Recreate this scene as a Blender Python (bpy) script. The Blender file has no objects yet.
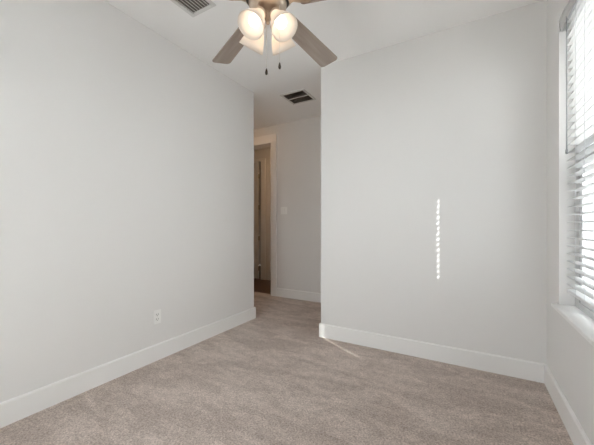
import bpy, bmesh, math, random
from mathutils import Vector, Matrix, Euler

random.seed(4)
R = math.radians
C = bpy.context.scene.collection
SC = bpy.context.scene

# ------------------------------------------------------------------ camera
cam_d = bpy.data.cameras.new('camera')
cam_d.sensor_width = 36.0
cam_d.lens = 18.0
cam_d.shift_y = 3.5 / 594
cam_d.clip_start = 0.02
cam = bpy.data.objects.new('camera', cam_d)
C.objects.link(cam)
cam.location = (0, 0, 1.1207)
cam.rotation_euler = (R(90), 0, R(30.1))
SC.camera = cam

# ------------------------------------------------------------------ sky, sun, exposure
SC.view_settings.view_transform = 'Standard'
SC.view_settings.look = 'None'
SC.view_settings.gamma = 1
SC.view_settings.use_curve_mapping = False
SC.view_settings.exposure = 0.17
SC.cycles.use_denoising = True
SC.cycles.max_bounces = 16
SC.cycles.diffuse_bounces = 10
SC.cycles.transparent_max_bounces = 24
SC.cycles.caustics_reflective = False
SC.cycles.caustics_refractive = False

SKY = 7.6
SUN = 13.0
BULB = 4.6
HALL_FILL = 7.0
FOYER_FILL = 22.0
SUN_M, SUN_TAN = 0.56, 1.0            # plan slope and elevation of the sunlight
w = bpy.data.worlds.new('sky')
SC.world = w
w.use_nodes = True
wb = w.node_tree.nodes['Background']
wb.inputs['Color'].default_value = (0.95, 0.97, 1.0, 1)
wb.inputs['Strength'].default_value = SKY
sd = bpy.data.lights.new('sun', 'SUN')
sd.energy = SUN
sd.angle = R(0.35)
sd.color = (1, 0.97, 0.92)
sun = bpy.data.objects.new('sun', sd)
C.objects.link(sun)
_h = math.hypot(1, SUN_M)
sun.rotation_euler = Vector((-1, SUN_M, -SUN_TAN * _h)).to_track_quat('-Z', 'Y').to_euler()
sun.location = (6, -3, 8)


# ------------------------------------------------------------------ materials
def mat(name, col, rough=0.6, metal=0.0, bump=None, bump_s=0.1, spec=0.5):
    m = bpy.data.materials.new(name)
    m.use_nodes = True
    nt = m.node_tree
    b = nt.nodes['Principled BSDF']
    b.inputs['Base Color'].default_value = (*col, 1)
    b.inputs['Roughness'].default_value = rough
    b.inputs['Metallic'].default_value = metal
    b.inputs['Specular IOR Level'].default_value = spec
    if bump:
        tc = nt.nodes.new('ShaderNodeTexCoord')
        n = nt.nodes.new('ShaderNodeTexNoise')
        n.inputs['Scale'].default_value = bump
        n.inputs['Detail'].default_value = 3
        bp = nt.nodes.new('ShaderNodeBump')
        bp.inputs['Strength'].default_value = bump_s
        bp.inputs['Distance'].default_value = 0.002
        nt.links.new(tc.outputs['Object'], n.inputs['Vector'])
        nt.links.new(n.outputs['Fac'], bp.inputs['Height'])
        nt.links.new(bp.outputs['Normal'], b.inputs['Normal'])
    return m


M_wall = mat('wall_paint', (0.785, 0.775, 0.765), 0.75, bump=220, bump_s=0.12, spec=0.3)
M_ceil = mat('ceiling_paint', (0.91, 0.905, 0.90), 0.85, bump=160, bump_s=0.12, spec=0.2)
M_trim = mat('trim_paint', (0.87, 0.865, 0.855), 0.35, bump=60, bump_s=0.02)
M_door = mat('door_paint', (0.76, 0.74, 0.70), 0.4, bump=60, bump_s=0.02)
M_vinyl = mat('white_vinyl', (0.82, 0.83, 0.84), 0.35, bump=50, bump_s=0.01)
M_vinyl_shade = mat('vinyl_shade_grey', (0.58, 0.585, 0.59), 0.45, bump=50, bump_s=0.01)  # white vinyl greyed so the frame reads as shaded
M_slat = mat('white_slat', (0.60, 0.60, 0.60), 0.4, bump=90, bump_s=0.02)
M_cord = mat('white_cord', (0.72, 0.73, 0.75), 0.8, bump=400, bump_s=0.1)
M_wand = mat('clear_grey_plastic', (0.38, 0.39, 0.40), 0.25, bump=50, bump_s=0.01)
M_nickel = mat('brushed_nickel', (0.60, 0.50, 0.41), 0.34, metal=1.0, bump=300, bump_s=0.04)
M_dark = mat('dark_bronze', (0.05, 0.035, 0.028), 0.4, metal=0.6, bump=200, bump_s=0.03)
M_chain = mat('steel_chain', (0.75, 0.72, 0.68), 0.35, metal=0.8, bump=300, bump_s=0.05)
M_plate = mat('white_plate', (0.88, 0.875, 0.86), 0.35, bump=50, bump_s=0.01)
M_slot = mat('dark_slot', (0.06, 0.055, 0.05), 0.7, bump=50, bump_s=0.02)
M_vent = mat('white_vent_metal', (0.70, 0.695, 0.68), 0.5, bump=80, bump_s=0.02)
M_filter = mat('dark_duct_grille', (0.24, 0.205, 0.18), 0.8, bump=300, bump_s=0.3)
M_duct = mat('duct_metal', (0.14, 0.125, 0.115), 0.6, bump=80, bump_s=0.1)
M_brass = mat('hinge_metal', (0.42, 0.37, 0.31), 0.5, metal=0.6, bump=200, bump_s=0.03)


def wood(name, ca, cb, scale, axis=0, rough=0.4, plank=None):
    m = bpy.data.materials.new(name)
    m.use_nodes = True
    nt = m.node_tree
    b = nt.nodes['Principled BSDF']
    tc = nt.nodes.new('ShaderNodeTexCoord')
    mp = nt.nodes.new('ShaderNodeMapping')
    sc = [scale, scale, scale]
    sc[axis] = scale * 0.08
    mp.inputs['Scale'].default_value = sc
    n = nt.nodes.new('ShaderNodeTexNoise')
    n.inputs['Scale'].default_value = 3
    n.inputs['Detail'].default_value = 5
    r = nt.nodes.new('ShaderNodeValToRGB')
    r.color_ramp.elements[0].position = 0.3
    r.color_ramp.elements[1].position = 0.7
    r.color_ramp.elements[0].color = (*ca, 1)
    r.color_ramp.elements[1].color = (*cb, 1)
    nt.links.new(tc.outputs['Object'], mp.inputs['Vector'])
    nt.links.new(mp.outputs['Vector'], n.inputs['Vector'])
    nt.links.new(n.outputs['Fac'], r.inputs['Fac'])
    out = r.outputs['Color']
    if plank:
        br = nt.nodes.new('ShaderNodeTexBrick')
        br.inputs['Scale'].default_value = 1
        br.inputs['Brick Width'].default_value = 1.2
        br.inputs['Row Height'].default_value = plank
        br.inputs['Mortar Size'].default_value = 0.003
        br.inputs['Color1'].default_value = (1, 1, 1, 1)
        br.inputs['Color2'].default_value = (0.7, 0.68, 0.66, 1)
        br.inputs['Mortar'].default_value = (0.25, 0.22, 0.2, 1)
        nt.links.new(tc.outputs['Object'], br.inputs['Vector'])
        mx = nt.nodes.new('ShaderNodeMixRGB')
        mx.blend_type = 'MULTIPLY'
        mx.inputs['Fac'].default_value = 1
        nt.links.new(out, mx.inputs['Color1'])
        nt.links.new(br.outputs['Color'], mx.inputs['Color2'])
        out = mx.outputs['Color']
    nt.links.new(out, b.inputs['Base Color'])
    b.inputs['Roughness'].default_value = rough
    return m


M_blade = wood('weathered_blade_wood', (0.31, 0.25, 0.21), (0.39, 0.325, 0.28), 14, 0, 0.45)
M_woodfloor = wood('dark_wood_floor', (0.075, 0.034, 0.017), (0.13, 0.06, 0.033), 9, 0, 0.35, plank=0.13)


def carpet():
    m = bpy.data.materials.new('carpet_pile')
    m.use_nodes = True
    nt = m.node_tree
    L = nt.links
    b = nt.nodes['Principled BSDF']
    b.inputs['Roughness'].default_value = 1.0
    b.inputs['Specular IOR Level'].default_value = 0.05
    b.inputs['Sheen Weight'].default_value = 0.15
    tc = nt.nodes.new('ShaderNodeTexCoord')

    def noise(scale, detail, rough=0.6, vec=None, dist=0.0):
        n = nt.nodes.new('ShaderNodeTexNoise')
        n.inputs['Scale'].default_value = scale
        n.inputs['Detail'].default_value = detail
        n.inputs['Roughness'].default_value = rough
        n.inputs['Distortion'].default_value = dist
        L.new(vec or tc.outputs['Object'], n.inputs['Vector'])
        return n.outputs['Fac']

    def ramp(fac, p0, c0, p1, c1):
        r = nt.nodes.new('ShaderNodeValToRGB')
        r.color_ramp.elements[0].position = p0
        r.color_ramp.elements[1].position = p1
        r.color_ramp.elements[0].color = (*c0, 1)
        r.color_ramp.elements[1].color = (*c1, 1)
        L.new(fac, r.inputs['Fac'])
        return r.outputs['Color']

    def mul(a, c):
        x = nt.nodes.new('ShaderNodeMixRGB')
        x.blend_type = 'MULTIPLY'
        x.inputs['Fac'].default_value = 1
        L.new(a, x.inputs['Color1'])
        L.new(c, x.inputs['Color2'])
        return x.outputs['Color']
    fine = noise(95, 5, 0.85)
    col = ramp(fine, 0.36, (0.36, 0.295, 0.258), 0.62, (0.93, 0.805, 0.73))
    mid = noise(21, 4, 0.7)
    col = mul(col, ramp(mid, 0.36, (0.80, 0.79, 0.785), 0.62, (1.0, 1.0, 1.0)))
    # brushed nap: long soft streaks where the pile leans either way
    mp = nt.nodes.new('ShaderNodeMapping')
    mp.inputs['Rotation'].default_value = (0, 0, R(35))
    mp.inputs['Scale'].default_value = (1.0, 2.6, 1)
    L.new(tc.outputs['Object'], mp.inputs['Vector'])
    nap = noise(2.6, 3, 0.55, mp.outputs['Vector'], 0.6)
    col = mul(col, ramp(nap, 0.40, (0.79, 0.775, 0.765), 0.60, (1.0, 1.0, 1.0)))
    L.new(col, b.inputs['Base Color'])
    bp = nt.nodes.new('ShaderNodeBump')
    bp.inputs['Strength'].default_value = 0.7
    bp.inputs['Distance'].default_value = 0.008
    L.new(fine, bp.inputs['Height'])
    L.new(bp.outputs['Normal'], b.inputs['Normal'])
    return m


M_carpet = carpet()


def glass_pane():
    m = bpy.data.materials.new('window_glass')
    m.use_nodes = True
    nt = m.node_tree
    nt.nodes.remove(nt.nodes['Principled BSDF'])
    out = nt.nodes['Material Output']
    t = nt.nodes.new('ShaderNodeBsdfTransparent')
    t.inputs['Color'].default_value = (0.94, 0.96, 0.96, 1)
    g = nt.nodes.new('ShaderNodeBsdfGlossy')
    g.inputs['Roughness'].default_value = 0.02
    mx = nt.nodes.new('ShaderNodeMixShader')
    mx.inputs['Fac'].default_value = 0.06
    nt.links.new(t.outputs[0], mx.inputs[1])
    nt.links.new(g.outputs[0], mx.inputs[2])
    nt.links.new(mx.outputs[0], out.inputs['Surface'])
    return m


M_glass = glass_pane()


def frosted():
    m = bpy.data.materials.new('frosted_shade_glass')
    m.use_nodes = True
    nt = m.node_tree
    nt.nodes.remove(nt.nodes['Principled BSDF'])
    out = nt.nodes['Material Output']
    t = nt.nodes.new('ShaderNodeBsdfTranslucent')
    t.inputs['Color'].default_value = (0.93, 0.86, 0.78, 1)
    d = nt.nodes.new('ShaderNodeBsdfDiffuse')
    d.inputs['Color'].default_value = (0.90, 0.86, 0.82, 1)
    mx = nt.nodes.new('ShaderNodeMixShader')
    mx.inputs['Fac'].default_value = 0.62
    g = nt.nodes.new('ShaderNodeBsdfGlossy')
    g.inputs['Roughness'].default_value = 0.25
    m2 = nt.nodes.new('ShaderNodeMixShader')
    m2.inputs['Fac'].default_value = 0.04
    nt.links.new(d.outputs[0], mx.inputs[1])
    nt.links.new(t.outputs[0], mx.inputs[2])
    nt.links.new(mx.outputs[0], m2.inputs[1])
    nt.links.new(g.outputs[0], m2.inputs[2])
    nt.links.new(m2.outputs[0], out.inputs['Surface'])
    return m


M_frost = frosted()


def emit(name, col, s):
    m = bpy.data.materials.new(name)
    m.use_nodes = True
    nt = m.node_tree
    nt.nodes.remove(nt.nodes['Principled BSDF'])
    e = nt.nodes.new('ShaderNodeEmission')
    e.inputs['Color'].default_value = (*col, 1)
    e.inputs['Strength'].default_value = s
    nt.links.new(e.outputs[0], nt.nodes['Material Output'].inputs['Surface'])
    return m


M_bulb = emit('lit_bulb', (1.0, 0.84, 0.68), BULB)
M_siding = mat('grey_siding', (0.085, 0.085, 0.088), 0.8, bump=30, bump_s=0.1)
M_pale = mat('bounce_siding', (0.75, 0.74, 0.72), 0.8, bump=30, bump_s=0.1)  # pale so the added house reflects daylight into the room
M_roof = mat('roof_shingles', (0.12, 0.10, 0.09), 0.9, bump=40, bump_s=0.4)
M_grass = mat('pale_gravel', (0.74, 0.73, 0.71), 0.95, bump=60, bump_s=0.6)
M_hglass = mat('dark_house_glass', (0.10, 0.12, 0.14), 0.1, bump=5, bump_s=0.01)


# ------------------------------------------------------------------ mesh helpers
def link(name, bm, m, parent=None, smooth=False, bevel=0.0, seg=2):
    bmesh.ops.recalc_face_normals(bm, faces=bm.faces)
    me = bpy.data.meshes.new(name)
    bm.to_mesh(me)
    bm.free()
    if smooth:
        for p in me.polygons:
            p.use_smooth = True
    me.materials.append(m)
    o = bpy.data.objects.new(name, me)
    C.objects.link(o)
    if parent:
        o.parent = parent
    if bevel:
        b = o.modifiers.new('bevel', 'BEVEL')
        b.width = bevel
        b.segments = seg
        b.limit_method = 'ANGLE'
        b.angle_limit = R(40)
    return o


def box(bm, x0, x1, y0, y1, z0, z1, mtx=None):
    v = [bm.verts.new((x, y, z)) for x in (x0, x1) for y in (y0, y1) for z in (z0, z1)]
    for f in ((0, 1, 3, 2), (4, 6, 7, 5), (0, 4, 5, 1), (2, 3, 7, 6), (0, 2, 6, 4), (1, 5, 7, 3)):
        bm.faces.new([v[i] for i in f])
    if mtx:
        bmesh.ops.transform(bm, matrix=mtx, verts=v)
    return v


def boxes(*bs):
    bm = bmesh.new()
    for b in bs:
        box(bm, *b)
    return bm


def lathe(bm, prof, n=32, mtx=None):
    """revolve (r, z) points about z; r = 0 closes on a pole"""
    rings = []
    allv = []
    for r, z in prof:
        if r < 1e-6:
            ring = [bm.verts.new((0, 0, z))]
        else:
            ring = [bm.verts.new((r * math.cos(2 * math.pi * i / n), r * math.sin(2 * math.pi * i / n), z)) for i in range(n)]
        rings.append(ring)
        allv += ring
    for a, b in zip(rings, rings[1:]):
        for i in range(n):
            j = (i + 1) % n
            if len(a) == 1 and len(b) == 1:
                continue
            if len(a) == 1:
                bm.faces.new((a[0], b[i], b[j]))
            elif len(b) == 1:
                bm.faces.new((a[i], a[j], b[0]))
            else:
                bm.faces.new((a[i], a[j], b[j], b[i]))
    if mtx:
        bmesh.ops.transform(bm, matrix=mtx, verts=allv)
    return allv


def tube(bm, pts, r, n=8):
    pts = [Vector(p) for p in pts]
    rings = []
    for i, p in enumerate(pts):
        d = (pts[min(i + 1, len(pts) - 1)] - pts[max(i - 1, 0)]).normalized()
        q = d.to_track_quat('Z', 'Y')
        rr = r[i] if isinstance(r, (list, tuple)) else r
        rings.append([bm.verts.new(p + q @ Vector((rr * math.cos(2 * math.pi * k / n), rr * math.sin(2 * math.pi * k / n), 0))) for k in range(n)])
    for a, b in zip(rings, rings[1:]):
        for k in range(n):
            bm.faces.new((a[k], a[(k + 1) % n], b[(k + 1) % n], b[k]))
    bm.faces.new(rings[0][::-1])
    bm.faces.new(rings[-1])


def prism(bm, pts, z0, z1):
    a = [bm.verts.new((x, y, z0)) for x, y in pts]
    b = [bm.verts.new((x, y, z1)) for x, y in pts]
    bm.faces.new(a[::-1])
    bm.faces.new(b)
    for i in range(len(pts)):
        j = (i + 1) % len(pts)
        bm.faces.new((a[i], a[j], b[j], b[i]))
    return a + b


def empty(name, loc, rz=0):
    o = bpy.data.objects.new(name, None)
    o.empty_display_size = 0.1
    o.location = loc
    o.rotation_euler = (0, 0, rz)
    C.objects.link(o)
    return o


def tag(o, label, cat, group=None):
    o['label'] = label
    o['category'] = cat
    if group:
        o['group'] = group
    return o


def struct(o, label, cat):
    o['kind'] = 'structure'
    return tag(o, label, cat)


# ------------------------------------------------------------------ room shell
H = 2.74
XL, XR, YB, YF = -2.262, 0.479, 2.728, -0.22     # left wall, window wall, back wall, front wall
XC = -1.300                                       # free corner of the back wall
YE = 2.862                                        # where the left wall ends
YH = 3.94                                         # far hallway wall
# openings
WY0, WY1, WZ0, WZ1 = 1.105, 2.395, 0.615, 2.385   # window
UY0, UY1 = -0.15, 0.98                            # unseen second twin window beside the camera, added for fill light
WX1 = 0.66                                        # outside face of the window wall
DX0, DX1, DZ = -3.56, -2.75, 2.475                # hallway doorway

struct(link('floor', boxes((-4.0, WX1, YF - 0.12, 4.02, -0.1, 0)), M_carpet),
       'taupe cut pile carpet over the bedroom and passage', 'floor')
struct(link('floor_foyer', boxes((-5.2, -2.0, 4.02, 7.0, -0.1, -0.004)), M_woodfloor),
       'dark brown wood floor beyond the hallway doorway', 'floor')
struct(link('ceiling', boxes((-5.2, WX1, YF - 0.12, 7.0, H, H + 0.1)), M_ceil),
       'flat white painted ceiling over bedroom and hallway', 'ceiling')
struct(link('wall_left', boxes((XL - 0.12, XL, YF, YE, 0, H)), M_wall, bevel=0.006),
       'long off-white wall with the power outlet', 'wall')
struct(link('wall_back', boxes((XC, WX1, YB, YB + 0.12, 0, H), (XC, XC + 0.12, YB + 0.12, YH, 0, H)), M_wall),
       'off-white wall facing the camera, dotted by sunlight', 'wall')
VX0, VX1, VZ0, VZ1 = -1.60, -0.82, 0.02, 2.25      # unseen glazed door behind the camera, added as a fill daylight source
struct(link('wall_front', boxes((XL - 0.12, VX0, YF - 0.12, YF, 0, H), (VX1, WX1, YF - 0.12, YF, 0, H),
                                (VX0, VX1, YF - 0.12, YF, 0, VZ0), (VX0, VX1, YF - 0.12, YF, VZ1, H)), M_wall),
       'off-white wall behind the camera', 'wall')
struct(link('wall_right', boxes((XR, WX1, YF, UY0, 0, H), (XR, WX1, UY1, WY0, 0, H), (XR, WX1, WY1, YB, 0, H),
                                (XR, WX1, WY0, WY1, 0, WZ0), (XR, WX1, WY0, WY1, WZ1, H),
                                (XR, WX1, UY0, UY1, 0, WZ0), (XR, WX1, UY0, UY1, WZ1, H)), M_wall),
       'off-white window wall at the right', 'wall')
struct(link('wall_hallway', boxes((DX1, XC + 0.12, YH, YH + 0.12, 0, H), (DX0, DX1, YH, YH + 0.12, DZ, H),
                                  (-4.0, DX0, YH, YH + 0.12, 0, H)), M_wall),
       'shaded wall across the end of the passage with the light switch', 'wall')
struct(link('wall_hallway_end', boxes((-4.0, -3.88, YE - 0.12, YH, 0, H), (-3.88, XL - 0.12, YE - 0.12, YE, 0, H)), M_wall),
       'hallway walls hidden round the left corner', 'wall')
# foyer beyond the doorway
FY, JX, JL, JZ = 5.02, -3.766, -4.55, 2.49        # foyer wall, its door opening and head
struct(link('wall_foyer', boxes((JX, -3.552, FY, FY + 0.12, 0, H), (-5.2, JX, FY, FY + 0.12, JZ, H),
                                (-5.2, JL, FY, FY + 0.12, 0, JZ), (-3.672, -3.552, FY + 0.12, 7.0, 0, H)), M_wall),
       'shaded foyer wall seen through the hallway doorway', 'wall')
struct(link('wall_foyer_far', boxes((-5.2, -2.0, 6.9, 7.0, 0, H), (-5.3, -5.2, YH, 7.0, 0, H), (-2.12, -2.0, YH + 0.12, 6.9, 0, H),
                                    (-5.2, -4.0, YH, YH + 0.12, 0, H)), M_wall),
       'far walls closing the foyer', 'wall')


# ------------------------------------------------------------------ baseboards
BH, BT = 0.135, 0.016


def base_profile_x(bm, x, s, y0, y1):
    """board on a wall of constant x, standing out towards s"""
    pts = [(0, 0), (BT, 0), (BT, BH - 0.007), (BT - 0.007, BH), (0, BH)]
    a = [bm.verts.new((x + s * p, y0, z)) for p, z in pts]
    b = [bm.verts.new((x + s * p, y1, z)) for p, z in pts]
    bm.faces.new(a)
    bm.faces.new(b[::-1])
    for i in range(5):
        j = (i + 1) % 5
        bm.faces.new((a[i], a[j], b[j], b[i]))


def base_profile_y(bm, y, s, x0, x1):
    pts = [(0, 0), (BT, 0), (BT, BH - 0.007), (BT - 0.007, BH), (0, BH)]
    a = [bm.verts.new((x0, y + s * p, z)) for p, z in pts]
    b = [bm.verts.new((x1, y + s * p, z)) for p, z in pts]
    bm.faces.new(a)
    bm.faces.new(b[::-1])
    for i in range(5):
        j = (i + 1) % 5
        bm.faces.new((a[i], a[j], b[j], b[i]))


bm = bmesh.new()
base_profile_x(bm, XL, 1, YF, YE + BT)
base_profile_y(bm, YE, 1, XL - 0.12, XL)
struct(link('baseboard_left', bm, M_trim), 'white baseboard along the outlet wall', 'baseboard')
bm = bmesh.new()
base_profile_y(bm, YB, -1, XC - BT, XR)
base_profile_x(bm, XC, -1, YB, YH)
struct(link('baseboard_back', bm, M_trim), 'white baseboard under the sun-dotted wall, wrapping its free corner', 'baseboard')
bm = bmesh.new()
base_profile_x(bm, XR, -1, YF, YB - BT)
struct(link('baseboard_right', bm, M_trim), 'white baseboard below the window', 'baseboard')
bm = bmesh.new()
base_profile_y(bm, YH, -1, DX1 + 0.097, XC - BT)
struct(link('baseboard_hallway', bm, M_trim), 'white baseboard in the shaded passage', 'baseboard')
bm = bmesh.new()
base_profile_y(bm, YF, 1, XL + BT, VX0)
base_profile_y(bm, YF, 1, VX1, XR - BT)
struct(link('baseboard_front', bm, M_trim), 'white baseboard behind the camera', 'baseboard')

# hallway door trim: jamb liner and casing
ct = 0.018
struct(link('trim_1', boxes((DX1, DX1 + 0.095, YH - ct, YH, 0, DZ), (DX0 - 0.095, DX0, YH - ct, YH, 0, DZ),
                            (DX0 - 0.095, DX1 + 0.095, YH - ct, YH, DZ, DZ + 0.12),
                            (DX1 - 0.015, DX1, YH - ct, YH + 0.12, 0, DZ), (DX0, DX0 + 0.015, YH - ct, YH + 0.12, 0, DZ),
                            (DX0 + 0.015, DX1 - 0.015, YH - ct, YH + 0.12, DZ - 0.015, DZ)), M_trim, bevel=0.003),
       'white casing round the hallway doorway', 'door trim')
# foyer door trim and leaf
struct(link('trim_2', boxes((JX, JX + 0.10, FY - ct, FY, 0, JZ), (JL - 0.10, JL, FY - ct, FY, 0, JZ),
                            (JL - 0.10, JX + 0.10, FY - ct, FY, JZ, JZ + 0.045),
                            (JX - 0.015, JX, FY - ct, FY + 0.12, 0, JZ), (JL, JL + 0.015, FY - ct, FY + 0.12, 0, JZ),
                            (JL + 0.015, JX - 0.015, FY - ct, FY + 0.12, JZ - 0.015, JZ)), M_trim, bevel=0.003),
       'white casing of the door across the foyer', 'door trim')
door = empty('door_1', (JX - 0.052, FY - 0.012, 0.012), R(180 - 14))
struct(door, 'white panelled door across the foyer, hinged beside its casing', 'door')
bm = bmesh.new()
box(bm, 0.0, 0.69, 0.004, 0.036, 0, 2.455)
for (a, b_) in ((0.10, 0.315), (0.375, 0.59)):
    for (z0, z1) in ((0.2, 1.0), (1.12, 2.24)):
        box(bm, a, b_, 0.0, 0.04, z0, z1)
link('panel', bm, M_door, door, bevel=0.006)
for z in (0.22, 0.85, 1.5, 2.15):
    bm = bmesh.new()
    tube(bm, [(-0.012, 0.02, z - 0.045), (-0.012, 0.02, z + 0.045)], 0.009, 8)
    box(bm, -0.022, 0.001, 0.01, 0.03, z - 0.045, z + 0.045)
    link('hinge', bm, M_brass, door)

# ------------------------------------------------------------------ window
stool_z = 0.638


def stool(name, y0, y1, label):
    bm = bmesh.new()
    prism(bm, [(XR - 0.032, y0 - 0.04), (XR, y0 - 0.04), (XR, y0), (0.585, y0), (0.585, y1), (XR, y1), (XR, y1 + 0.035), (XR - 0.032, y1 + 0.035)], WZ0, stool_z)
    struct(link(name, bm, M_trim, bevel=0.005, seg=3), label, 'window sill')


stool('trim_3', WY0, WY1, 'white window stool under the blinds')
stool('trim_5', UY0, UY1, 'white stool of the added fill window beside the camera')
struct(link('trim_4', boxes((XR - 0.012, XR, WY0 - 0.02, WY1 + 0.02, 0.495, WZ0)), M_wall, bevel=0.003),
       'flat apron board below the window stool', 'window trim')
MUL = 1.748                      # centre of the mullion between the two sash windows
STILE = 2.278                    # glass edge of the far stile


def sash_window(name, y0, y1, glass0, glass1, label):
    root = empty(name, (0.6, (y0 + y1) / 2, WZ0))
    struct(root, label, 'window')
    o = root.location

    def L(*b):
        return (b[0] - o.x, b[1] - o.x, b[2] - o.y, b[3] - o.y, b[4] - o.z, b[5] - o.z)
    fx0, fx1 = 0.552, WX1 - 0.002
    z0, z1 = WZ0, WZ1
    f0, f1 = glass0 - 0.035, glass1 + 0.035
    link('window_frame', boxes(L(fx0, fx1, y0, f0, z0, z1), L(fx0, fx1, f1, y1, z0, z1),
                               L(fx0, fx1, f0, f1, z0, z0 + 0.06), L(fx0, fx1, f0, f1, z1 - 0.04, z1)), M_vinyl_shade, root, bevel=0.003)
    mr = 1.50
    for nm, xa, xb, za, zb in (('lower_sash', 0.558, 0.582, z0 + 0.06, mr + 0.02), ('upper_sash', 0.588, 0.612, mr - 0.02, z1 - 0.04)):
        s = link(nm, boxes(L(xa, xb, f0, glass0, za, zb), L(xa, xb, glass1, f1, za, zb),
                           L(xa, xb, glass0, glass1, za, za + 0.04), L(xa, xb, glass0, glass1, zb - 0.04, zb)), M_vinyl, root, bevel=0.002)
        xm = (xa + xb) / 2
        link('pane', boxes(L(xm - 0.002, xm + 0.002, glass0 - 0.004, glass1 + 0.004, za + 0.036, zb - 0.036)), M_glass, s)
    return root


sash_window('window_1', MUL + 0.008, WY1, MUL + 0.08, STILE, 'white vinyl sash window behind the blind nearest the back wall')
sash_window('fill_window_3', UY0, (UY0 + UY1) / 2 - 0.005, UY0 + 0.07, (UY0 + UY1) / 2 - 0.075, 'unseen white vinyl sash window added right beside the camera for fill daylight')
sash_window('fill_window_4', (UY0 + UY1) / 2 + 0.005, UY1, (UY0 + UY1) / 2 + 0.075, UY1 - 0.07, 'unseen white vinyl sash window added just past the view for fill daylight')
sash_window('window_2', WY0, MUL - 0.008, WY0 + 0.08, MUL - 0.0738, 'white vinyl sash window behind the blind nearest the camera')

# fill door added behind the camera, under its added porch roof
fw = empty('fill_door', ((VX0 + VX1) / 2, YF - 0.09, VZ0))
struct(fw, 'unseen white framed glass door added behind the camera for fill daylight', 'door')
hw, hh = (VX1 - VX0) / 2, VZ1 - VZ0
link('window_frame', boxes((-hw, -hw + 0.05, -0.03, 0.03, 0, hh), (hw - 0.05, hw, -0.03, 0.03, 0, hh), (-0.03, 0.03, -0.03, 0.03, 0, hh),
                           (-hw + 0.05, -0.03, -0.03, 0.03, 0, 0.05), (0.03, hw - 0.05, -0.03, 0.03, 0, 0.05),
                           (-hw + 0.05, -0.03, -0.03, 0.03, hh - 0.05, hh), (0.03, hw - 0.05, -0.03, 0.03, hh - 0.05, hh)), M_vinyl, fw, bevel=0.003)
for a_, b_ in ((-hw + 0.05, -0.03), (0.03, hw - 0.05)):
    link('pane', boxes((a_, b_, -0.002, 0.002, 0.05, hh - 0.05)), M_glass, fw)
struct(link('sun_block_roof', boxes((-4.5, WX1 + 0.3, YF - 0.12 - 1.4, YF - 0.12, 2.62, 2.74)), M_ceil), 'unseen porch roof added to keep sun out of the added glass door', 'roof')  # unseen overhang put in to block the sun

# ------------------------------------------------------------------ venetian blinds
SX0, SX1 = 0.496, 0.546          # inner and outer edge of the slats
PITCH = 0.045
RAILZ = 0.733


def blind(y0, y1, vy0, vy1, label, wand):
    root = empty('venetian_blind', ((SX0 + SX1) / 2, (y0 + y1) / 2, RAILZ))
    tag(root, label, 'window blind', 'white slatted blinds at the window')
    o = root.location

    def L(*b):
        return (b[0] - o.x, b[1] - o.x, b[2] - o.y, b[3] - o.y, b[4] - o.z, b[5] - o.z)
    link('head_rail', boxes(L(SX0 - 0.002, SX1 + 0.002, y0, y1, 2.335, 2.378)), M_vinyl, root, bevel=0.003)
    # moulded valance with returns
    bm = bmesh.new()
    for b in ((XR + 0.004, XR + 0.013, vy0, vy1, 2.312, 2.382), (XR + 0.002, XR + 0.006, vy0, vy1, 2.322, 2.336), (XR + 0.002, XR + 0.006, vy0, vy1, 2.362, 2.378),
              (XR + 0.013, SX0 + 0.03, vy1 - 0.008, vy1, 2.312, 2.382)):
        box(bm, *L(*b))
    link('valance', bm, M_slat, root, bevel=0.002)
    link('bottom_rail', boxes(L(SX0, SX1, y0, y1, RAILZ, RAILZ + 0.018)), M_vinyl, root, bevel=0.004)
    # one slat, slightly crowned, shared by every copy
    bm = bmesh.new()
    n = 8
    top, bot = [], []
    for i in range(n + 1):
        t = i / n
        x = SX0 + (SX1 - SX0) * t - o.x
        zc = 0.0035 * (1 - (2 * t - 1) ** 2)
        top.append([bm.verts.new((x, y - o.y, zc + 0.0014)) for y in (y0, y1)])
        bot.append([bm.verts.new((x, y - o.y, zc - 0.0014)) for y in (y0, y1)])
    for i in range(n):
        bm.faces.new((top[i][0], top[i + 1][0], top[i + 1][1], top[i][1]))
        bm.faces.new((bot[i][0], bot[i][1], bot[i + 1][1], bot[i + 1][0]))
        for k in (0, 1):
            bm.faces.new((top[i][k], bot[i][k], bot[i + 1][k], top[i + 1][k]))
    for i in (0, n):
        bm.faces.new((top[i][0], top[i][1], bot[i][1], bot[i][0]))
    z = RAILZ + 0.018 + 0.03
    first = None
    zs = []
    while z < 2.325:
        if first is None:
            first = link('slat', bm, M_slat, root)
            s = first
        else:
            s = first.copy()
            C.objects.link(s)
            s.parent = root
        s.location = (0, 0, z - o.z)
        zs.append(z)
        z += PITCH
    # ladder cords
    for yc in (y1 - 0.175, y0 + 0.205) if y1 - y0 > 0.45 else ((y0 + y1) / 2,):
        bm = bmesh.new()
        for x in (SX0 - 0.0012, SX1 + 0.0012):
            tube(bm, [(x - o.x, yc - o.y, RAILZ + 0.018 - o.z), (x - o.x, yc - o.y, 2.335 - o.z)], 0.0011, 6)
        for zz in zs:
            tube(bm, [(SX0 - 0.0012 - o.x, yc - o.y, zz - 0.003 - o.z), (SX1 + 0.0012 - o.x, yc - o.y, zz - 0.003 - o.z)], 0.0007, 5)
        link('ladder_cord', bm, M_cord, root)
    if wand:
        bm = bmesh.new()
        yw = y1 - 0.056
        xw = SX0 - 0.012
        tube(bm, [(xw + 0.012 - o.x, yw - o.y, 2.345 - o.z), (xw + 0.004 - o.x, yw - o.y, 2.338 - o.z), (xw - o.x, yw - o.y, 2.325 - o.z),
                  (xw - o.x, yw - o.y, 1.56 - o.z)], 0.0035, 8)
        tube(bm, [(xw - o.x, yw - o.y, 1.56 - o.z), (xw - o.x, yw - o.y, 1.535 - o.z)], 0.0055, 8)
        link('tilt_wand', bm, M_wand, root, smooth=True)
    return root


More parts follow.
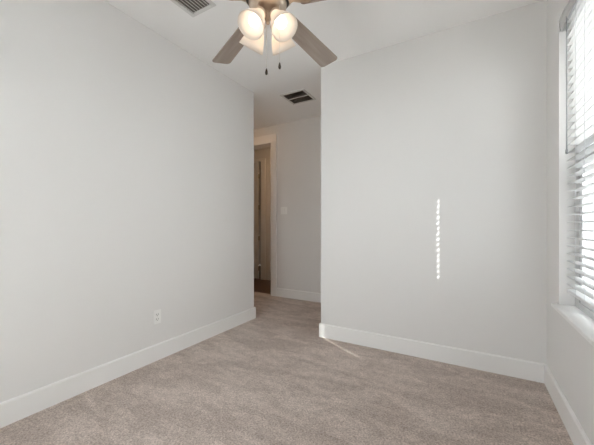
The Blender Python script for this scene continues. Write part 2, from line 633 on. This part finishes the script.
blind(MUL + 0.035, 2.3055, MUL + 0.005, WY1 - 0.004, 'white faux-wood blind with tilt wand, nearest the back wall', True)
blind(WY0 + 0.03, MUL - 0.048, WY0 + 0.004, MUL - 0.005, 'white faux-wood blind nearest the camera, mostly past the right photo edge', False)

blind(UY0 + 0.008, (UY0 + UY1) / 2 - 0.004, UY0 + 0.004, (UY0 + UY1) / 2 - 0.003, 'white faux-wood blind on the added fill window right beside the camera, unseen', False)
blind((UY0 + UY1) / 2 + 0.004, UY1 - 0.008, (UY0 + UY1) / 2 + 0.003, UY1 - 0.004, 'white faux-wood blind on the added fill window just past the view', False)

# ------------------------------------------------------------------ ceiling fan
FX, FYc, FZ = -0.912, 1.268, 2.29         # hub axis and blade height
fan = empty('ceiling_fan', (FX, FYc, H))
tag(fan, 'brushed nickel ceiling fan with weathered wood blades and four lit frosted shades', 'ceiling fan')


def rel(z):
    return z - H


bm = bmesh.new()
lathe(bm, [(0, rel(H)), (0.072, rel(H)), (0.072, rel(2.72)), (0.06, rel(2.69)), (0.03, rel(2.665)), (0.018, rel(2.66)), (0, rel(2.66))], 40)
link('canopy', bm, M_nickel, fan, smooth=True)
bm = bmesh.new()
lathe(bm, [(0, rel(2.66)), (0.013, rel(2.66)), (0.013, rel(2.46)), (0, rel(2.46))], 20)
link('downrod', bm, M_nickel, fan, smooth=True)
bm = bmesh.new()
lathe(bm, [(0, rel(2.465)), (0.03, rel(2.465)), (0.045, rel(2.45)), (0.10, rel(2.435)), (0.135, rel(2.41)), (0.142, rel(2.37)), (0.135, rel(2.33)),
           (0.11, rel(2.312)), (0.0, rel(2.312))], 48)
link('motor_housing', bm, M_nickel, fan, smooth=True)
bm = bmesh.new()
lathe(bm, [(0, rel(2.312)), (0.116, rel(2.312)), (0.116, rel(2.306)), (0.085, rel(2.300)), (0.085, rel(2.284)), (0, rel(2.284))], 48)
link('shade_collar', bm, M_dark, fan, smooth=True)  # dark ring stands in for the shadow under the motor housing
bm = bmesh.new()
lathe(bm, [(0, rel(2.286)), (0.094, rel(2.286)), (0.099, rel(2.282)), (0.099, rel(2.274)), (0.095, rel(2.262)), (0.084, rel(2.250)), (0.062, rel(2.240)), (0.036, rel(2.234)),
           (0.021, rel(2.231)), (0.019, rel(2.206)), (0.013, rel(2.199)), (0.010, rel(2.190)), (0.012, rel(2.184)), (0.008, rel(2.177)), (0, rel(2.175))], 48)
link('light_kit_hub', bm, M_nickel, fan, smooth=True)


def copy_part(src, parent, mtx):
    o = src.copy()
    C.objects.link(o)
    o.parent = parent
    o.matrix_local = mtx
    for ch in src.children:
        k = ch.copy()
        C.objects.link(k)
        k.parent = o
        k.matrix_local = ch.matrix_local.copy()
    return o


# blade: root narrower than the tip, rounded corners
def blade_outline():
    pts = []
    r0, r1, w0, w1, cr = 0.165, 0.699, 0.052, 0.068, 0.028
    for cx, cy, a0 in ((r1 - cr, w1 - cr, 90), (r1 - cr, -(w1 - cr), 0)):
        arc = []
        for k in range(7):
            a = R(a0 - 15 * k)
            arc.append((cx + cr * math.cos(a), cy + cr * math.sin(a)))
        pts += arc
    for cx, cy, a0 in ((r0 + 0.02, -(w0 - 0.02), -90), (r0 + 0.02, w0 - 0.02, 180)):
        for k in range(5):
            a = R(a0 - 22.5 * k)
            pts.append((cx + 0.02 * math.cos(a), cy + 0.02 * math.sin(a)))
    return pts


bm = bmesh.new()
prism(bm, blade_outline(), -0.003, 0.003)
blade0 = link('blade', bm, M_blade, fan, bevel=0.0015)
bm = bmesh.new()
iron = [(0.112, 0.026), (0.135, 0.022), (0.165, 0.034), (0.205, 0.042), (0.235, 0.030), (0.245, 0.0)]
v = prism(bm, iron + [(x, -y) for x, y in iron[-2::-1]], -0.0075, -0.003)
tube(bm, [(0.112, 0.0, 0.028), (0.125, 0.0, 0.012), (0.145, 0, -0.003)], [0.014, 0.014, 0.012], 10)
for (x, y) in ((0.19, 0.022), (0.19, -0.022), (0.225, 0)):
    lathe(bm, [(0, -0.0105), (0.005, -0.0095), (0.006, -0.0075)], 12, Matrix.Translation((x, y, 0)))
iron0 = link('blade_iron', bm, M_nickel, fan, bevel=0.001)
ANG = (86.0, 154.6, 226.5, 299.0, 13.5)
for i, a in enumerate(ANG):
    mtx = Matrix.Translation((0, 0, rel(FZ))) @ Matrix.Rotation(R(a), 4, 'Z') @ Matrix.Rotation(R(-11), 4, 'X')
    if i == 0:
        blade0.matrix_local = mtx
        iron0.matrix_local = mtx
    else:
        copy_part(blade0, fan, mtx)
        copy_part(iron0, fan, mtx)

# four arms, frosted bell shades and bulbs
TILT = 35
bm = bmesh.new()
outer = [(0.026, 0.0), (0.029, -0.012), (0.034, -0.030), (0.044, -0.052), (0.054, -0.075), (0.062, -0.100), (0.069, -0.126)]
prof = outer + [(r - 0.0035, z) for r, z in outer[::-1]]
lathe(bm, prof + [prof[0]], 40)
shade0 = link('light_shade', bm, M_frost, fan, smooth=True)
bm = bmesh.new()
lathe(bm, [(0, 0.022), (0.018, 0.022), (0.024, 0.012), (0.030, 0.004), (0.030, -0.008), (0.0255, -0.010), (0, -0.010)], 28)
tube(bm, [(0, 0, 0.018), (-0.018, 0, 0.038), (-0.042, 0, 0.042)], 0.010, 12)
sock0 = link('socket', bm, M_nickel, fan, smooth=True)
bm = bmesh.new()
bprof = [(0.0, -0.105)] + [(0.030 * math.sin(R(t)), -0.075 - 0.030 * math.cos(R(t))) for t in range(15, 120, 15)] + [(0.021, -0.052), (0.016, -0.038), (0.0135, -0.022), (0.0135, -0.010), (0, -0.010)]
lathe(bm, bprof, 28)
bulb0 = link('bulb', bm, M_bulb, fan, smooth=True)
for i, a in enumerate((-94.0, -14.5, 80.7, 170.7)):
    base = Matrix.Rotation(R(a), 4, 'Z') @ Matrix.Translation((0.058, 0, rel(2.2))) @ Matrix.Rotation(R(-TILT), 4, 'Y')
    if i == 0:
        for o in (shade0, sock0, bulb0):
            o.matrix_local = base
    else:
        for o in (shade0, sock0, bulb0):
            copy_part(o, fan, base)

# pull chains with dark fobs
rv = Vector((math.cos(R(30.1)), math.sin(R(30.1)), 0))
for off, ztop, zfob in ((rv * -0.007, 2.178, 1.925), (rv * 0.064 + Vector((0.02, -0.033, 0)), 2.245, 1.935)):
    bm = bmesh.new()
    z = ztop
    tube(bm, [(off.x, off.y, rel(ztop)), (off.x, off.y, rel(zfob + 0.02))], 0.0011, 6)
    while z > zfob + 0.022:
        bmesh.ops.create_uvsphere(bm, u_segments=6, v_segments=5, radius=0.0021, matrix=Matrix.Translation((off.x, off.y, rel(z))))
        z -= 0.0055
    ch = link('pull_chain', bm, M_chain, fan, smooth=True)
    bm = bmesh.new()
    lathe(bm, [(0, rel(zfob + 0.022)), (0.003, rel(zfob + 0.018)), (0.0065, rel(zfob + 0.004)), (0.0075, rel(zfob - 0.004)), (0.005, rel(zfob - 0.012)), (0, rel(zfob - 0.014))], 14,
          Matrix.Translation((off.x, off.y, 0)))
    link('fob', bm, M_dark, ch, smooth=True)

# ------------------------------------------------------------------ added fill lamps, out of view in hallway and foyer
M_diff = emit('warm_fill_diffuser', (1.0, 0.63, 0.34), HALL_FILL)


def add_fill_light(x, y, label, m):
    lamp = empty('fill_light', (x, y, H))
    tag(lamp, label, 'ceiling light')
    bm = bmesh.new()
    lathe(bm, [(0, 0), (0.15, 0), (0.155, -0.012), (0.15, -0.03), (0.14, -0.03), (0.14, -0.012), (0, -0.012)], 40)
    link('rim', bm, M_nickel, lamp, smooth=True)
    bm = bmesh.new()
    lathe(bm, [(0.139, -0.022), (0.13, -0.045), (0.10, -0.07), (0.05, -0.085), (0, -0.09)], 36)
    link('diffuser', bm, m, lamp, smooth=True)


add_fill_light(-3.1, 3.4, 'unseen round flush light added on the hallway ceiling for warm fill, round the corner of the left wall', M_diff)
add_fill_light(-2.85, 4.6, 'unseen round flush light added on the foyer ceiling as fill, beyond the hallway wall', emit('foyer_fill_diffuser', (1.0, 0.63, 0.34), FOYER_FILL))

# ------------------------------------------------------------------ ceiling vents
vent = empty('ceiling_vent', (-1.7265, 1.40, H))
tag(vent, 'white louvred supply register on the ceiling beside the fan', 'vent')
hx, hy = 0.0925, 0.155
bm = boxes((-hx - 0.032, -hx, -hy - 0.032, hy + 0.032, -0.006, 0), (hx, hx + 0.032, -hy - 0.032, hy + 0.032, -0.006, 0),
           (-hx, hx, hy, hy + 0.032, -0.006, 0), (-hx, hx, -hy - 0.032, -hy, -0.006, 0))
link('frame', bm, M_vent, vent, bevel=0.003)
link('backing', boxes((-hx, hx, -hy, hy, -0.0008, -0.0002)), M_duct, vent)
bm = boxes((-0.009, 0.0012, -hy, hy, -0.0012, 0.0012))
lv0 = link('louver', bm, M_vent, vent)
for k in range(7):
    mtx = Matrix.Translation((-hx + (k + 0.5) * 2 * hx / 7, 0, -0.0058)) @ Matrix.Rotation(R(28), 4, 'Y')
    if k == 0:
        lv0.matrix_local = mtx
    else:
        copy_part(lv0, vent, mtx)

grille = empty('ceiling_vent', (-1.857, 3.233, H))
tag(grille, 'dark two-panel return grille on the ceiling over the passage', 'vent')
q = 0.14
link('frame', boxes((-q - 0.028, -q, -q - 0.028, q + 0.028, -0.008, 0), (q, q + 0.028, -q - 0.028, q + 0.028, -0.008, 0),
                    (-q, q, q, q + 0.028, -0.008, 0), (-q, q, -q - 0.028, -q, -0.008, 0), (-q, q, -0.008, 0.008, -0.008, 0)), M_vent, grille, bevel=0.002)
link('backing', boxes((-q, q, -q, q, -0.001, -0.0002)), M_duct, grille)
for (a, b_) in ((-q, -0.008), (0.008, q)):
    bm = bmesh.new()
    n = 12
    for k in range(n):
        y = a + (k + 0.5) * (b_ - a) / n
        box(bm, -q, q, -0.0042, 0.0042, -0.0005, 0.0005, Matrix.Translation((0, y, -0.0045)) @ Matrix.Rotation(R(40), 4, 'X'))
    link('grille_panel', bm, M_filter, grille)

# ------------------------------------------------------------------ outlet and switch
out = empty('power_outlet', (XL, 1.563, 0.36))
tag(out, 'white duplex power outlet low on the left wall', 'outlet')
link('plate', boxes((0, 0.005, -0.035, 0.035, -0.0575, 0.0575)), M_plate, out, bevel=0.002)
for zc in (-0.0195, 0.0195):
    bm = bmesh.new()
    pts = []
    for k in range(16):
        a = 2 * math.pi * k / 16
        pts.append((0.0165 * math.cos(a), max(-0.0135, min(0.0135, 0.0165 * math.sin(a)))))
    v = prism(bm, pts, 0.0, 0.0025)
    bmesh.ops.transform(bm, matrix=Matrix.Translation((0.005, 0, zc)) @ Matrix.Rotation(R(90), 4, 'Y') @ Matrix.Rotation(R(90), 4, 'Z'), verts=v)
    s = link('socket', bm, M_plate, out)
    bm = boxes((0.0070, 0.0078, -0.0095, -0.0062, zc - 0.002, zc + 0.0085), (0.0070, 0.0078, 0.0062, 0.0095, zc - 0.002, zc + 0.0085))
    tube(bm, [(0.0070, 0, zc - 0.0075), (0.0078, 0, zc - 0.0075)], 0.003, 10)
    link('slot', bm, M_slot, s)
bm = bmesh.new()
tube(bm, [(0.005, 0, 0), (0.0062, 0, 0)], 0.003, 10)
link('screw', bm, M_chain, out)

sw = empty('light_switch', (-2.522, YH, 1.362))
tag(sw, 'white double rocker light switch on the shaded passage wall', 'light switch')
link('plate', boxes((-0.058, 0.058, -0.006, 0, -0.0575, 0.0575)), M_plate, sw, bevel=0.002)
for xc in (-0.023, 0.023):
    bm = bmesh.new()
    box(bm, xc - 0.0165, xc + 0.0165, -0.0115, -0.005, -0.033, 0.033, Matrix.Rotation(R(3), 4, 'X'))
    link('rocker', bm, M_plate, sw, bevel=0.001)

# ------------------------------------------------------------------ outside
struct(link('ground', boxes((WX1 + 0.02, 14, -12, 34, -0.5, -0.4), (-12, WX1 + 0.02, -12, YF - 0.14, -0.5, -0.4)), M_grass), 'pale gravel strip between the houses', 'ground')
HX, HT = 3.85, 4.94                               # near wall and eave height of the houses next door


def house(yc, hl, siding, label, wins):
    hs = empty('neighbor_house', (HX + 2.5, yc, -0.4))
    tag(hs, label, 'house', None)
    bm = bmesh.new()
    zz = 0.0
    while zz < HT + 0.1:
        a = [bm.verts.new((-2.512, y, zz)) for y in (-hl, hl)]
        b_ = [bm.verts.new((-2.5, y, zz + 0.18)) for y in (-hl, hl)]
        c_ = [bm.verts.new((-2.512, y, zz + 0.18)) for y in (-hl, hl)]
        bm.faces.new((a[0], a[1], b_[1], b_[0]))
        bm.faces.new((b_[0], b_[1], c_[1], c_[0]))
        zz += 0.18
    box(bm, -2.499, 2.5, -hl, hl, 0, HT + 0.2)
    link('wall', bm, siding, hs)
    bm = bmesh.new()
    pts = [(-2.85, HT + 0.22), (-2.85, HT + 0.40), (0, HT + 1.9), (2.85, HT + 0.40), (2.85, HT + 0.22)]
    a = [bm.verts.new((x, -hl - 0.3, z)) for x, z in pts]
    b_ = [bm.verts.new((x, hl + 0.3, z)) for x, z in pts]
    bm.faces.new(a)
    bm.faces.new(b_[::-1])
    for i in range(5):
        j = (i + 1) % 5
        bm.faces.new((a[i], a[j], b_[j], b_[i]))
    link('roof', bm, M_roof, hs)
    for yw in wins:
        wf = link('window_frame', boxes((-2.55, -2.505, yw - 0.5, yw + 0.5, 1.2, 2.7)), M_vinyl, hs)
        link('pane', boxes((-2.556, -2.551, yw - 0.43, yw + 0.43, 1.27, 2.63)), M_hglass, wf)


house(-2.5, 7.5, M_pale, 'unseen white clapboard house put in opposite the windows to bounce daylight', (-6, -2, 2.5))
house(14.6, 8.5, M_siding, 'grey clapboard house glimpsed between the lower slats', (-5, 0, 5))
